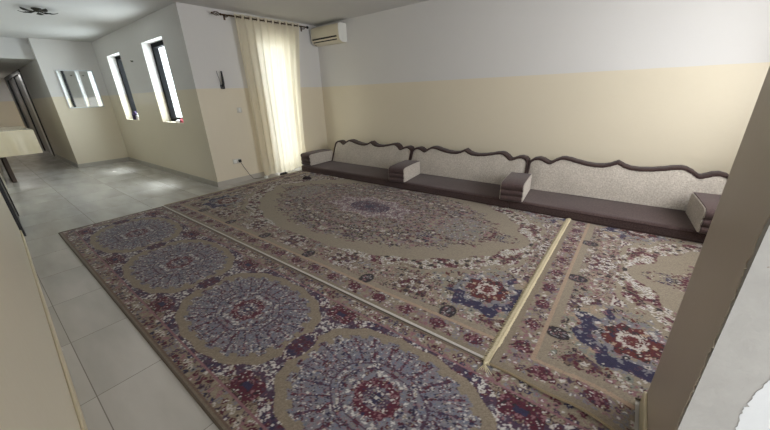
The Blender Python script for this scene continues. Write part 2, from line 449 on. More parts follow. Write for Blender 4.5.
def big_pattern(u, w, a, b):
    u0, w0 = u, w
    u, w = weave(u, w, 3, .0035)
    U = np.abs(u); Wd = np.abs(w)
    du = a-U; dw = b-Wd; d = np.minimum(du, dw)
    e = np.hypot(U/1.90, Wd/1.13); th = np.arctan2(Wd/1.13, U/1.90)
    e = e*(1+.014*np.cos(th*26)) - .07*np.exp(-(th/.10)**2)          # scallops and a drawn-out tip
    n = len(u); out = np.empty((n, 3))
    jit = (hsh(np.floor(u*170), np.floor(w*170), 5)-.5)[:, None]
    ground = PAL['tan']*(1+.14*jit)
    out[:] = ground
    cu, cw, R = a-.60, b-.64, .145
    corner = np.hypot(U-cu, Wd-cw)
    # field with scattered blossoms
    fld = florals(U, Wd, .046, 2, dict(burg=2.2, sage=2, red=1, dark=1.8, cream=1.4, rose=2, tan=6, grey=1.2), 'tan', .14)
    put(out, (e > 1.12) & (d > .46), fld)
    vines(out, U, Wd, (e > 1.15) & (d > .46), 2, 1.2, 'dark', .05); vines(out, U, Wd, (e > 1.15) & (d > .46), 5, 1.2, 'burg', .05)
    # floral ring
    ring = florals(U, Wd, .042, 4, dict(wht=5, cream=4, burg=1.8, dark=1.8, rose=1.2, tan2=1), 'tan2', .10, core=dict(burg=2, dark=2, rose=1))
    seg = np.cos(th*17+.6)
    ring_r = florals(U, Wd, .036, 9, dict(burg=3, red=1.5, rose=2.4, dark=1.5, cream=1.2, tan=1), 'burg', .1)
    m = (e > .985) & (e < 1.10); put(out, m, ring); put(out, m & (seg > .9), ring_r)
    # medallion
    em = .825 + .022*np.cos(th*20) + .07*np.exp(-(th/.25)**2) + .035*np.sin(U*37+np.sin(Wd*29)*2)*np.sin(Wd*43) + .03*(hsh(np.floor(U*40), np.floor(Wd*40), 19)-.5)
    med = radial(th, e, 12, 26, 1.5, 6, dict(mauve=1.6, plum=3, burg=3, grey=1.6, rose=2.4, dark=3.2, tan=1.4, navy=1.2, cream=.5), 'tan')
    med2 = florals(U, Wd, .050, 8, dict(mauve=1.4, plum=2.6, burg=3, grey=1.6, rose=2.6, dark=3.4, cream=.7, navy=1.2, tan=1), 'tan', .10, core=dict(rose=2, burg=2, cream=1, tan=2))
    mm = e < em; put(out, mm, np.where((hsh(np.floor(U*9), np.floor(Wd*9), 3) > .6)[:, None], med, med2))
    put(out, mm & (np.hypot((U-1.3)/.26, (Wd-.12)/.16) < 1), florals(U, Wd, .03, 13, dict(grey=3, blue=2, mauve=2, sage=2, dark=1, rose=1), 'tan2'))
    put(out, mm & (e > em-.06) & (np.cos(th*44) > -.2), florals(U, Wd, .026, 12, dict(burg=2, dark=2, tan=2, plum=2), 'tan', .2))
    # centre rosette
    c = np.hypot(U/.34, Wd/.20); tc = np.arctan2(Wd/.2, U/.34)
    halo = np.hypot(U/.60, Wd/.29)*(1+.14*np.cos(tc*8))
    put(out, halo < 1, florals(U, Wd, .024, 14, dict(cream=2.4, wht=1, rose=2.4, burg=1.4, mauve=2.5, plum=1), 'mauve', .12))
    put(out, c < .88, florals(U, Wd, .024, 15, dict(navy=2, plum=3, burg=1.6, grey=1.4, mauve=1), 'plum', .12))
    put(out, c < .3, florals(U, Wd, .02, 16, dict(navy=3, dark=1, rose=1), 'navy'))
    # corner rosettes
    t = np.arctan2(Wd-cw, U-cu); rn = corner*(1+.09*np.cos(8*t)+.04*np.cos(13*t+1))
    put(out, (rn > .27) & (rn < .47) & (d > .19) & (e > 1.14), florals(U, Wd, .044, 22, dict(sage=3, grey=3, red=1.4, cream=1.5, dark=1, peach=1.5, tan=2), 'tan', .14))
    sp = florals(U, Wd, .036, 21, dict(grey=3, cream=1.6, sage=1.5, rose=1.6, tan=2, dark=1), 'grey', .14)
    put(out, rn < .22, sp)
    nv = (rn > .19) & (rn < .285) & (np.cos(t-.9) > -.15+.4*np.cos(9*t))
    put(out, nv, florals(U, Wd, .038, 23, dict(navy=6, plum=1.6, grey=1.6, rose=.8, cream=.5), 'navy', .08, core=dict(grey=2, navy=3, cream=1)))
    put(out, rn < R, florals(U, Wd, .036, 24, dict(red=3, burg=2.4, peach=1.4, dark=2, navy=1.4, cream=.9), 'red', .10, core=dict(cream=1, peach=1, dark=1)))
    put(out, rn < .075, florals(U, Wd, .02, 26, dict(cream=4, rose=1, red=1), 'cream')); put(out, rn < .048, florals(U, Wd, .018, 25, dict(rose=2, cream=1, red=2), 'red'))
    # chain guard stripe
    keep = (e > 1.13) & (corner > .34)
    g = (d > .48) & (d < .545)
    sl = np.where(du < dw, w, u); ch = np.abs((sl/.075) % 1-.5)*2; q = (d-.5125)/.033
    chain = np.where((np.hypot(ch*1.1, q) < .72)[:, None], PAL['burg'], PAL['cream'])
    chain = np.where((np.hypot(ch*1.1, q) < .36)[:, None], PAL['cream'], chain)
    chain = np.where((np.hypot((1-ch)*1.3, q) < .35)[:, None], PAL['plum'], chain)
    put(out, g & keep & (du < dw), chain)
    put(out, g & keep & (du >= dw), florals(U, Wd, .026, 36, dict(burg=2, cream=2, dark=1.6, rose=1.6, tan=2), 'tan', .12))
    # main border
    bz = (d > .19) & (d <= .475) & (corner > .335)
    put(out, bz, PAL['tan']*(1+.14*jit))
    sp = florals(U, Wd, .044, 31, dict(rose=2.2, burg=1.6, sage=1.6, peach=1.6, dark=1.5, cream=1.2, tan=5, grey=1.4), 'tan', .16)
    put(out, bz & (d > .24), sp)
    vines(out, U, Wd, bz & (d > .24), 3, 1.3, 'dark', .05); vines(out, U, Wd, bz & (d > .24), 6, 1.2, 'rose', .07)
    P = .72
    ph = np.abs((np.where(du < dw, w, u)/P + .5) % 1 - .5)*P                     # bouquets at multiples of P
    rb_ = np.hypot(ph/.15, (d-.36)/.105)*(1+.16*np.cos(7*np.arctan2(d-.36, ph)))
    put(out, bz & (rb_ < 1), florals(U, Wd, .036, 33, dict(wht=3, cream=3, burg=2, plum=1.6, dark=1.6, tan=1.4), 'brown', .10, core=dict(burg=2, plum=2)))
    rl = np.hypot((P/2-ph)/.055, (d-.245)/.07)
    put(out, bz & (rl < 1.15), PAL['tan2']); put(out, bz & (rl < 1), PAL['dark']); put(out, bz & (rl < .75), florals(U, Wd, .018, 34, dict(grey=2, rose=2, dark=3), 'dark'))
    rl2 = np.hypot((P/2-ph)/.16, (d-.40)/.05)
    put(out, bz & (rl2 < 1), florals(U, Wd, .032, 35, dict(rose=2, grey=2, burg=1.8, cream=1.2, dark=1.4), 'tan'))
    # minor border
    put(out, (d <= .19) & (d > .165), PAL['peach'])
    mb = (d <= .165) & (d > .04)
    put(out, mb, florals(U, Wd, .034, 41, dict(rose=3, burg=2.2, mauve=2, grey=1.5, tan=3, cream=.8, plum=1.4), 'tan2', .14))
    sl2 = np.abs((sl/.24) % 1-.5)*.24; rr = np.hypot(sl2/.055, (d-.105)/.045)
    put(out, mb & (rr < 1), florals(U, Wd, .022, 42, dict(burg=3, rose=2.4, plum=2, dark=1, tan=1), 'burg'))
    put(out, d <= .04, PAL['tan2']*.95)
    return speckle(out, u0, w0, 71)

def runner_pattern(u, w, a, b, x):
    d = np.minimum(a-np.abs(u), b-np.abs(w))
    x0, w0 = x, w
    x, w = weave(x, w, 4, .0045)
    W0 = np.abs(w)
    n = len(u); out = np.empty((n, 3)); P = 1.165
    k = ((x+1.911)/P + .5) % 1 - .5; m = np.abs(k)*P
    kk = k*P
    jit = (hsh(np.floor(x*170), np.floor(w*170), 5)-.5)[:, None]
    # ground between the medallions: dense dark blossoms
    out[:] = florals(m, W0, .032, 51, dict(burg=3.4, plum=2.4, rose=1.8, cream=1.6, grey=1.8, navy=1.6, tan=2.4, dark=2), 'brown', .12)
    vine = florals(m, W0, .027, 52, dict(wht=2, cream=2, grey=2, navy=2.4, plum=2.4, burg=1), 'plum', .12)
    th = np.arctan2(w/.385, kk/.575)
    e = (np.abs(m/.57)**2.4+np.abs(W0/.39)**2.4)**(1/2.4)*(1+.016*np.cos(th*16))
    vines(out, m, W0, e > 1, 3, 1.6, 'dark', .08); vines(out, m, W0, e > 1, 7, 1.4, 'tan', .06)
    put(out, (e > 1) & (e < 1.15), vine)
    put(out, (e > .88) & (e <= 1.0), PAL['tan2']*1.02*(1+.2*jit))
    med = radial(th, e, 12, 44, 1.9, 53, dict(blue=3, grey=3, mauve=1.6, plum=2, burg=2, navy=1.6, cream=2.2, dark=.8), 'grey')
    rf = np.hypot(m/.57, W0/.39)
    med_c = florals(m, W0, .022, 62, dict(blue=3, grey=2.6, mauve=2, plum=2, burg=1.8, navy=1.4, cream=2.4), 'grey', .12)
    med = np.where((hsh(np.floor(m*16), np.floor(W0*16), 8) > .55)[:, None], med_c, med)
    put(out, e <= .88, med)
    ray = (np.cos(th*24) > .9) & (e > .40) & (e < .84)
    rays = florals(m, W0, .020, 54, dict(burg=4, rose=1.6, plum=2, navy=1.4, grey=1, cream=.8), 'plum')
    put(out, ray, rays)
    put(out, (e > .82) & (e <= .88) & (np.cos(th*24) < -.25), PAL['tan2'])
    tc = np.arctan2(W0/.19, m/.26)
    c = np.hypot(m/.26, W0/.19)*(1+.02*np.cos(tc*8))
    put(out, c < 1.0, florals(m, W0, .022, 55, dict(wht=1.4, cream=1.4, rose=1.6, burg=2, mauve=1.4, plum=1.6, navy=1.6, blue=2, grey=2), 'grey', .12)); put(out, (c < 1.02) & (c > .98), PAL['plum'])
    put(out, (c < .82) & (c > .79), PAL['plum'])
    c2 = np.hypot(m/.12, W0/.105)*(1+.05*np.cos(tc*10))
    put(out, c2 < 1, florals(m, W0, .021, 56, dict(burg=6, navy=1.2, rose=1.6, cream=.8), 'burg', .1))
    put(out, c2 < .6, florals(m, W0, .019, 57, dict(plum=3, grey=2, mauve=2, navy=2, cream=1), 'plum')); put(out, c2 < .3, florals(m, W0, .018, 63, dict(navy=2, blue=1.5, burg=1), 'navy'))
    put(out, c2 < .1, PAL['cream'])
    # links where two medallions meet, and side palmettes
    q = np.hypot((P/2-m)/.07, W0/.12)
    put(out, q < 1, florals(m, W0, .024, 58, dict(burg=2, navy=2.4, cream=1.6, plum=2), 'plum'))
    q = np.hypot((P/2-m)/.12, (W0-.34)/.06)*(1+.15*np.cos(5*np.arctan2(W0-.34, P/2-m)))
    put(out, (q < 1) & (d > .1), florals(m, W0, .022, 59, dict(burg=5, plum=2.4, dark=1.6, rose=1.4), 'burg'))
    put(out, (q < .3) & (d > .1), PAL['navy'])
    # border
    mb = d <= .115
    put(out, mb, florals(np.abs(u), W0, .034, 61, dict(burg=2.4, rose=2, grey=2, cream=1.4, navy=1.6, tan=2.4, plum=2), 'tan2', .13))
    put(out, (d <= .122) & (d > .112), PAL['rose']); put(out, d <= .03, PAL['brown']); put(out, d <= .018, PAL['tan2']*.8)
    return speckle(out, x0, w0, 72, .16)

def rug_mat():
    t = NT('woven_pile'); a = t.n('Attribute', _attribute_name='weave')
    p = t.pos(); f = t.noise(420, 2, p); g = t.noise(3, 3, p)
    f2 = t.mapr(f, .25, .75, .62, 1.06)
    c = t.n('VectorMath', _operation='SCALE', Vector=a.outputs['Color'], Scale=f2).outputs[0]
    return t.surf(c, .92, t.bump(f, .5, .004), 0, .15, Sheen__Weight=.12)
M_RUG = rug_mat()

def rug_mesh(name, x0, x1, y0, y1, step, color, ztop, zbot, parent, edge_shift=None, hole=None):
    nx = int(round((x1-x0)/step))+1; ny = int(round((y1-y0)/step))+1
    X, Y = np.meshgrid(np.linspace(x0, x1, nx), np.linspace(y0, y1, ny))
    X = X.ravel(); Y = Y.ravel()
    col = color(X, Y)
    Y2 = Y if edge_shift is None else edge_shift(X, Y)
    zt = ztop(X, Y)
    idx = np.arange(nx*ny).reshape(ny, nx)
    q = np.stack([idx[:-1, :-1], idx[:-1, 1:], idx[1:, 1:], idx[1:, :-1]], -1).reshape(-1, 4)
    if hole is not None:
        cx = X[q].mean(1); cy = Y2[q].mean(1); q = q[~hole(cx, cy)]
    # skirt down to the underside round the rim
    N = nx*ny
    e = np.concatenate([q[:, [0, 1]], q[:, [1, 2]], q[:, [2, 3]], q[:, [3, 0]]])
    key = np.minimum(e[:, 0], e[:, 1])*N+np.maximum(e[:, 0], e[:, 1])
    _, inv, cnt = np.unique(key, return_inverse=True, return_counts=True)
    be = e[cnt[inv] == 1]
    rim = np.unique(be); low = {}
    mp = np.full(N, -1); mp[rim] = N+np.arange(len(rim))
    vx = np.concatenate([X, X[rim]]); vy = np.concatenate([Y2, Y2[rim]])
    vz = np.concatenate([zt, zbot(X[rim], Y[rim])])
    sk = np.stack([be[:, 1], be[:, 0], mp[be[:, 0]], mp[be[:, 1]]], -1)
    q = np.concatenate([q, sk])
    used = np.unique(q); rem = np.full(len(vx), -1); rem[used] = np.arange(len(used)); q = rem[q]
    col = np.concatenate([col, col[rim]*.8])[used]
    co = np.stack([vx, vy, vz], -1)[used]
    me = bpy.data.meshes.new(name)
    me.vertices.add(len(co)); me.vertices.foreach_set('co', co.astype(np.float32).ravel())
    me.loops.add(q.size); me.loops.foreach_set('vertex_index', q.astype(np.int32).ravel())
    me.polygons.add(len(q)); me.polygons.foreach_set('loop_start', np.arange(0, q.size, 4, dtype=np.int32))
    me.polygons.foreach_set('loop_total', np.full(len(q), 4, dtype=np.int32))
    me.update(calc_edges=True)
    ca = me.color_attributes.new('weave', 'FLOAT_COLOR', 'POINT')
    ca.data.foreach_set('color', np.concatenate([np.clip(col, 0, 1), np.ones((len(col), 1))], 1).astype(np.float32).ravel())
    return link(name, me, M_RUG, parent)

RCX, RCY, RA, RB = -2.56, 2.92, 2.52, 1.565
# runner
rn = tag(empty('runner_rug', (0, 0, 0)), 'long narrow runner rug with a row of blue-grey oval medallions, nearest the tiled floor', 'rug')
RX0, RX1, RY0, RY1 = -5.05, .255, .288, 1.345
def wav(x, y): return .0015*np.sin(x*5.1+y*3)+.0012*np.sin(x*2.3-y*7)
rug_mesh('pile', RX0, RX1, RY0, RY1, .006, lambda x, y: runner_pattern(x-(RX0+RX1+.9)/2, y-.822, (RX1-RX0+.9)/2, .535, x),
         lambda x, y: .010+wav(x, y), lambda x, y: 0*x, rn)
def strip(name, pts, w, h, mat, parent, z=0.0, wob=0):
    bm = bmesh.new(); pts = [Vector((*p, 0)) for p in pts]; rings = []
    for i, p in enumerate(pts):
        t = (pts[min(i+1, len(pts)-1)]-pts[max(i-1, 0)]).normalized(); nn = Vector((-t.y, t.x, 0))
        ww = w*(1+wob*random.uniform(-1, 1))
        zz = z(p.x, p.y) if callable(z) else z
        rings.append([bm.verts.new(p+nn*(ww*s)+Vector((0, 0, zz+k))) for s, k in ((-.5, 0), (-.5, h*.7), (-.2, h), (.2, h), (.5, h*.7), (.5, 0))])
    for a, b in zip(rings, rings[1:]):
        for k in range(5): bm.faces.new((a[k], a[k+1], b[k+1], b[k]))
        bm.faces.new((a[5], a[0], b[0], b[5]))
    bm.faces.new(rings[0][::-1]); bm.faces.new(rings[-1])
    return obj(name, bm, mat, parent, True)
ln = lambda a, b, n: [(a[0]+(b[0]-a[0])*i/n, a[1]+(b[1]-a[1])*i/n) for i in range(n+1)]
strip('binding', ln((RX0, RY0), (RX1, RY0), 60), .014, .0125, M_BINDD, rn)
strip('binding', ln((RX0, RY0), (RX0, RY1), 20), .014, .0125, M_BINDD, rn)
# large rug
br = tag(empty('area_rug', (0, 0, 0)), 'large tan rug with one big purple oval medallion in front of the floor sofas', 'rug')
SX = -.375
BX0, BX1, BY0, BY1 = RCX-RA, SX-.002, RCY-RB, 3.79
#                                      # left edge of the third rug, which overlaps this one
def zt1(x, y):
    return .0135+wav(x, y)*1.2
rug_mesh('pile', BX0, BX1, BY0, BY1, .0065, lambda x, y: big_pattern(x-RCX, y-RCY, RA, RB), zt1, lambda x, y: 0*x, br)
b1 = strip('binding', ln((BX0, BY0+.006), (SX, BY0+.006), 80), .018, .006, M_BIND, br, lambda x, y: .0115); b1['label'] = 'pale grey binding'
strip('binding', ln((BX0, BY0), (BX0, BY1), 40), .02, .015, M_BINDT, br, lambda x, y: .001)
# third rug
tr = tag(empty('area_rug', (0, 0, 0)), 'tan and red rug with a straw fringe, beside the broken wall end', 'rug')
TX0, TX1, TY0, TY1 = SX, 1.2, 1.335, 3.79
TB = 1.555; TCY = 2.885
def lift(x, y):
    return .0125*np.exp(-((y-TY0)/.18)**2) + .004*np.exp(-((x-SX)/.03)**2)
def sh(x, y):
    k = np.clip((1.9-y)/.55, 0, 1)**2
    return y - k*(.055*np.clip((x-.0)/.25, 0, 1)**1.5) + k*.006*np.sin(x*17)
rug_mesh('pile', TX0, TX1, TY0, TY1, .006, lambda x, y: big_pattern(x-(TX0+RA), y-TCY, RA, TB),
         lambda x, y: .012-.003*np.exp(-((y-TY0)/.18)**2)+lift(x, y)+wav(x, y), lambda x, y: lift(x, y)+.001, tr, sh,
         lambda x, y: (x > PX-.03) & (y < PY1+.02))
fz = lambda x, y: .0135
fr = strip('fringe', ln((TX0-.012, TY0-.012), (TX0-.012, TY1), 220), .034, .0125, M_FRINGE, tr, fz, .12); fr['label'] = 'straw-coloured fringe'
# threads of the fringe and a loose tassel at the corner
bm = bmesh.new(); rr = random.Random(5)
for i in range(330):
    y = TY0+(TY1-TY0)*i/330
    L = .024+rr.uniform(0, .014)
    tube(bm, [(TX0-.006, y, .026), (TX0-.03, y+rr.uniform(-.004, .004), .0215), (TX0-.03-L*.5, y+rr.uniform(-.008, .008), .0165)], [.0022, .002, .0012], 5)
for i in range(7):
    tube(bm, [(TX0-.01, TY0, .024), (TX0-.02, TY0-.03, .022+.002*i % 3), (TX0-.035+.012*i, TY0-.06-rr.uniform(0, .015), .014)], [.004, .0035, .001], 6)
obj('fringe_threads', bm, M_FRINGE, fr)
pts = [(x, float(sh(np.array([x]), np.array([TY0]))[0])-.004) for x in np.linspace(TX0, PX-.035, 40)]
strip('binding', pts, .012, .0105, M_BINDT, tr, lambda x, y: float(lift(np.array([x]), np.array([TY0]))[0])+.001)

# ------------------------------------------------------------------ floor sofas
RUGZ = .001
def grid_cushion(bm, x0, x1, y0, y1, z0, z1, r, nx, ny, bump):
    """soft box: rounded top edges, gently uneven top"""
    prof = []                                     # (inset, height) from the bottom up
    hgt = z1-z0
    prof = [(.006, 0), (0, .012), (0, hgt-r)]
    for k in range(1, 5):
        a = k/4*PI/2; prof.append((r*(1-math.cos(a)), hgt-r+r*math.sin(a)))
    loops = []
    def ring(inset, h):
        L = []
        xa, xb, ya, yb = x0+inset, x1-inset, y0+inset, y1-inset
        for i in range(nx): L.append((xa+(xb-xa)*i/nx, ya))
        for j in range(ny): L.append((xb, ya+(yb-ya)*j/ny))
        for i in range(nx): L.append((xb-(xb-xa)*i/nx, yb))
        for j in range(ny): L.append((xa, yb-(yb-ya)*j/ny))
        return [bm.verts.new((x, y, z0+h)) for x, y in L]
    loops = [ring(*p) for p in prof]
    n = len(loops[0])
    for a, b in zip(loops, loops[1:]):
        for k in range(n): bm.faces.new((a[k], a[(k+1) % n], b[(k+1) % n], b[k]))
    bm.faces.new(loops[0][::-1])
    xa, xb, ya, yb = x0+r, x1-r, y0+r, y1-r
    top = loops[-1]; G = {}
    for i in range(nx+1):
        for j in range(ny+1):
            if j == 0: v = top[i] if i < nx else top[nx]
            elif i == nx: v = top[nx+j]
            elif j == ny: v = top[nx+ny+(nx-i)]
            elif i == 0: v = top[2*nx+ny+(ny-j)]
            else:
                x = xa+(xb-xa)*i/nx; y = ya+(yb-ya)*j/ny
                v = bm.verts.new((x, y, z1+bump(x, y)))
            G[i, j] = v
    for i in range(nx):
        for j in range(ny): bm.faces.new((G[i, j], G[i+1, j], G[i+1, j+1], G[i, j+1]))

SEATZ = .122
def make_seat(name, x0, x1, label, ph):
    t = tag(empty(name, ((x0+x1)/2, 4.2, RUGZ)), label, 'floor cushion', 'brown seat mattresses along the back wall')
    bm = bmesh.new(); hw = (x1-x0)/2
    def bump(x, y): return .0035*math.sin(x*6+ph)*math.sin(y*7+ph)+.0015*math.sin(x*13+y*9+ph)
    grid_cushion(bm, -hw, hw, -.40, .46, .012, SEATZ-RUGZ, .03, 44, 18, bump)
    obj('cushion', bm, M_BROWN, t, True)
    bm = bmesh.new(); box(bm, (-hw+.004, -.405, 0), (hw-.004, .46, .03), .008); obj('base_band', bm, M_BROWND, t, True)
    bm = bmesh.new(); z = SEATZ-RUGZ-.024
    tube(bm, [(-hw+.012, -.4, z), (hw-.012, -.4, z)], .006, 8); obj('piping', bm, M_BROWND, t, True)
    return t
SE = [(-5.06, -2.925), (-2.92, -1.062), (-1.056, 1.0)]
labs = ['brown seat mattress of the floor sofa nearest the curtain', 'brown seat mattress in the middle of the floor sofa row', 'brown seat mattress at the right end of the floor sofa row']
for k, ((a, b), l) in enumerate(zip(SE, labs)): make_seat('seat_mattress', a, b, l, k*1.7)

# back rests: scalloped outline (s = distance from the end as a share of half width)
KEY = [(0, .30), (0, .44), (.015, .487), (.05, .512), (.11, .524), (.165, .515), (.205, .497), (.245, .482), (.262, .481), (.285, .497),
       (.32, .522), (.38, .548), (.42, .552), (.48, .545), (.58, .524), (.68, .507), (.78, .499), (.86, .503), (.92, .518), (.965, .539), (1.0, .556)]
def outline(hw, n=120):
    half = []
    from bisect import bisect
    kx = [k[0] for k in KEY]; 
    for i in range(n+1):
        s = i/n
        j = max(2, min(len(KEY)-2, bisect(kx, s)-1))
        (a, ya), (b, yb) = KEY[j], KEY[j+1]
        t = 0 if b == a else (s-a)/(b-a); t = min(1, max(0, t)); t = t*t*(3-2*t)*.5+t*.5
        z = ya+(yb-ya)*t
        if s < .015: z = .44+.047*math.sqrt(max(0, 1-(1-s/.015)**2))
        half.append((-hw+s*hw, z))
    return half + [(-x, z) for x, z in half[-2::-1]]
def make_back(x0, x1, label):
    hw = (x1-x0)/2; c = (x0+x1)/2; zb = SEATZ+.0055
    t = tag(empty('backrest_cushion', (c, 4.38, zb)), label, 'backrest', 'scalloped backrests of the floor sofas')
    ol = outline(hw); lean = .18/.4
    def P(x, z, dy): return (x, (z-.13)*lean*.95+dy, z-zb)
    # oatmeal front panel, slightly pillowed
    bm = bmesh.new(); NV = 10; cols = []
    for x, z in ol:
        zt = z-.026; row = []
        for k in range(NV+1):
            zz = zb+.002+(zt-zb-.002)*k/NV
            fx = 1-abs(x)/hw; pil = .03*min(1, fx*7)**.6*math.sin(PI*min(.98, max(.06, k/NV)))**.5
            row.append(bm.verts.new(P(x*.985, zz, -pil)))
        cols.append(row)
    for a, b in zip(cols, cols[1:]):
        for k in range(NV): bm.faces.new((a[k], b[k], b[k+1], a[k+1]))
    # close to a solid slab
    back = [bm.verts.new(P(x*.985, z-.03, .10)) for x, z in ol]; backb = [bm.verts.new(P(x*.985, zb+.002, .10)) for x, z in ol]
    for i in range(len(ol)-1):
        bm.faces.new((back[i], back[i+1], backb[i+1], backb[i])); bm.faces.new((cols[i][NV], cols[i+1][NV], back[i+1], back[i])); bm.faces.new((cols[i][0], backb[i], backb[i+1], cols[i+1][0]))
    for i in (0, -1): bm.faces.new([*cols[i], back[i], backb[i]])
    obj('front_panel', bm, M_CREAMF, t, True)
    # brown scalloped rim: band along the outline, wrapped over the back
    bm = bmesh.new(); ring = []
    path = [(-hw, zb+.002), (-hw, .2), (-hw, .3), (-hw, .38)] + [p for p in ol] + [(hw, .38), (hw, .3), (hw, .2), (hw, zb+.002)]
    for i, (x, z) in enumerate(path):
        a = path[max(0, i-1)]; b = path[min(len(path)-1, i+1)]
        tx, tz = b[0]-a[0], b[1]-a[1]; l = math.hypot(tx, tz) or 1; nx, nz = -tz/l, tx/l
        side = abs(abs(x)-hw) < .004 and z < .45
        dep = .018 if side else .03
        sec = [(-dep, -.018), (-.010, -.026), (0, -.012), (.002, .04), (0, .10), (-dep, .118)]
        ring.append([bm.verts.new(P(x+nx*o, max(z+nz*o, zb+.001), dy)) for o, dy in sec])
    for a, b in zip(ring, ring[1:]):
        for k in range(6): bm.faces.new((a[k], a[(k+1) % 6], b[(k+1) % 6], b[k]))
    bm.faces.new(ring[0][::-1]); bm.faces.new(ring[-1])
    obj('scalloped_rim', bm, M_BROWND, t, True)
    return t
make_back(-4.80, -2.945, 'scalloped oatmeal backrest with brown rim at the left end near the curtain')
make_back(-2.93, -1.062, 'scalloped oatmeal backrest with brown rim in the middle of the row')
make_back(-1.05, .875, 'scalloped oatmeal backrest with brown rim at the right end of the row')

def make_arm(x, y, rz, label, w=.255, L=.66, h=.215):
    """three-roll arm block: brown band over front, top and back, oatmeal sides"""
    t = tag(empty('armrest_block', (x, y, SEATZ+.0055), rz), label, 'armrest', 'block armrests on the floor sofas')
    prof = []                                  # front profile in (y, z): three stacked rolls
    zs = [0, .07, .14, h]
    for a, b in zip(zs, zs[1:]):
        for k in range(6):
            s = k/6; prof.append((-L/2 - .022*math.sin(PI*s)**.6, a+(b-a)*s))
    full = prof + [(-L/2, h-.004), (-L/2+.03, h+.008), (0, h+.012), (L/2-.02, h+.004), (L/2, h-.02), (L/2, 0)]
    bm = bmesh.new(); prism(bm, full, 'x', -w/2+.006, w/2-.006); obj('cover', bm, M_BROWN, t, True)
    cy = sum(p[0] for p in full)/len(full); 
    for s in (-1, 1):
        bm = bmesh.new(); ins = [((p[0])*.965, .006+p[1]*.94) for p in full]
        prism(bm, ins, 'x', s*(w/2-.008), s*(w/2+.004)); obj('side_panel', bm, M_CREAMF, t)
    bm = bmesh.new()
    for z in (.07, .14): tube(bm, [(-w/2+.004, -L/2-.004, z), (w/2-.004, -L/2-.004, z)], .005, 8)
    obj('seam_cord', bm, M_BROWND, t, True)
    return t
make_arm(-4.935, 4.13, math.radians(0), 'brown block armrest with oatmeal sides nearest the curtain', L=.6)
make_arm(-2.755, 4.03, math.radians(8), 'brown block armrest with oatmeal sides between the left and middle backrests', L=.59)
make_arm(-1.055, 4.03, math.radians(6), 'brown block armrest with oatmeal sides between the middle and right backrests', L=.59)
make_arm(.73, 4.03, math.radians(4), 'brown block armrest with oatmeal sides at the right end beside the broken wall', L=.59, h=.225)

# ------------------------------------------------------------------ curtain and rod
ROD_X, ROD_Z = -5.285, 2.575
rd = tag(empty('curtain_rod', (ROD_X, 3.65, ROD_Z)), 'dark bronze curtain rod with a twisted finial above the curtain', 'curtain rod')
bm = bmesh.new(); tube(bm, [(0, -.78, 0), (0, .86, .012)], .0115, 12); obj('pole', bm, M_BRONZE, rd, True)
bm = bmesh.new()
for k in range(5):
    pts = []
    for i in range(15):
        s = i/14; a = k*2*PI/5+s*PI*1.2; r = .024*math.sin(PI*s)+.003
        pts.append((r*math.cos(a), -.79-.12*s, r*math.sin(a)))
    tube(bm, pts, .0035, 6)
for c, r in ((-.785, .018), (-.915, .014)):
    bmesh.ops.create_icosphere(bm, subdivisions=2, radius=r, matrix=Matrix.Translation((0, c, 0)))
obj('finial', bm, M_BRONZE, rd, True)
bm = bmesh.new(); bmesh.ops.create_icosphere(bm, subdivisions=2, radius=.026, matrix=Matrix.Translation((0, .87, .012))); obj('end_knob', bm, M_BLKPL, rd, True)
for y in (-.68, .80):
    bm = bmesh.new(); tube(bm, [(XL-ROD_X+.002, y, -.005), (-.03, y, -.018), (0, y, -.014)], .007, 8)
    box(bm, (XL-ROD_X, y-.015, -.05), (XL-ROD_X+.006, y+.015, .03), .002); obj('bracket', bm, M_BRONZE, rd, True)

ct = tag(empty('curtain', (ROD_X, 3.65, 0)), 'sheer cream curtain hanging over the bright glazed door', 'curtain')
bm = bmesh.new(); NU, NV = 300, 60; G = []
FOLD = 9
for j in range(NV+1):
    s = j/NV
    row = []
    for i in range(NU+1):
        u = i/NU
        yl = 3.075+.03*math.sin(s*3)*s; yr = 4.315 - .22*(1-(1-s)**1.8)
        y = yl+(yr-yl)*u
        z0 = .02+.12*max(0, 1-u/.07)**2+.10*max(0, (u-.93)/.07)**2+.02*math.sin(u*9)
        zt = 2.615+.012*u
        z = zt+(z0-zt)*s
        amp = .022*(1-s*.35); ph = u*FOLD*2*PI
        x = amp*math.cos(ph) + s*.012*math.sin(u*47+s*4)+s*.008*math.sin(u*83-s*5) + .015*s
        x += .03*max(0, s-.86)/.14*math.sin(u*6+1)*(1 if u < .6 else .4)
        row.append(bm.verts.new((x, y-3.65, z)))
    G.append(row)
for a, b in zip(G, G[1:]):
    for k in range(NU): bm.faces.new((a[k], b[k], b[k+1], a[k+1]))
obj('voile', bm, M_CURT, ct, True)
bm = bmesh.new()      # turned hem along the side edges
tube(bm, [(G[j][0].co if False else (.022*(1-j/NV*.35)+.015*j/NV, 3.075+.03*math.sin(j/NV*3)*j/NV-3.65, 2.615+(.15-2.615)*j/NV)) for j in range(NV+1)], .004, 6); obj('side_hem', bm, M_CURT, ct, True)
for k in range(FOLD*2):
    u = (k+.5)/(FOLD*2); y = 3.075+1.24*u-3.65
    bm = bmesh.new(); pts = [(0, y+.0, ROD_Z+.008*u)]; R = .021
    tilt = .55 if k % 2 else -.55
    c = Vector((0, y, ROD_Z+.012*(y+.78)/1.64)); ring = [c+Vector((R*math.cos(a)*math.cos(tilt*0), R*math.cos(a)*math.sin(tilt)*.5, R*math.sin(a))) for a in [2*PI*i/20 for i in range(21)]]
    tube(bm, ring, .0035, 6, False); obj('eyelet', bm, M_RING, ct, True)

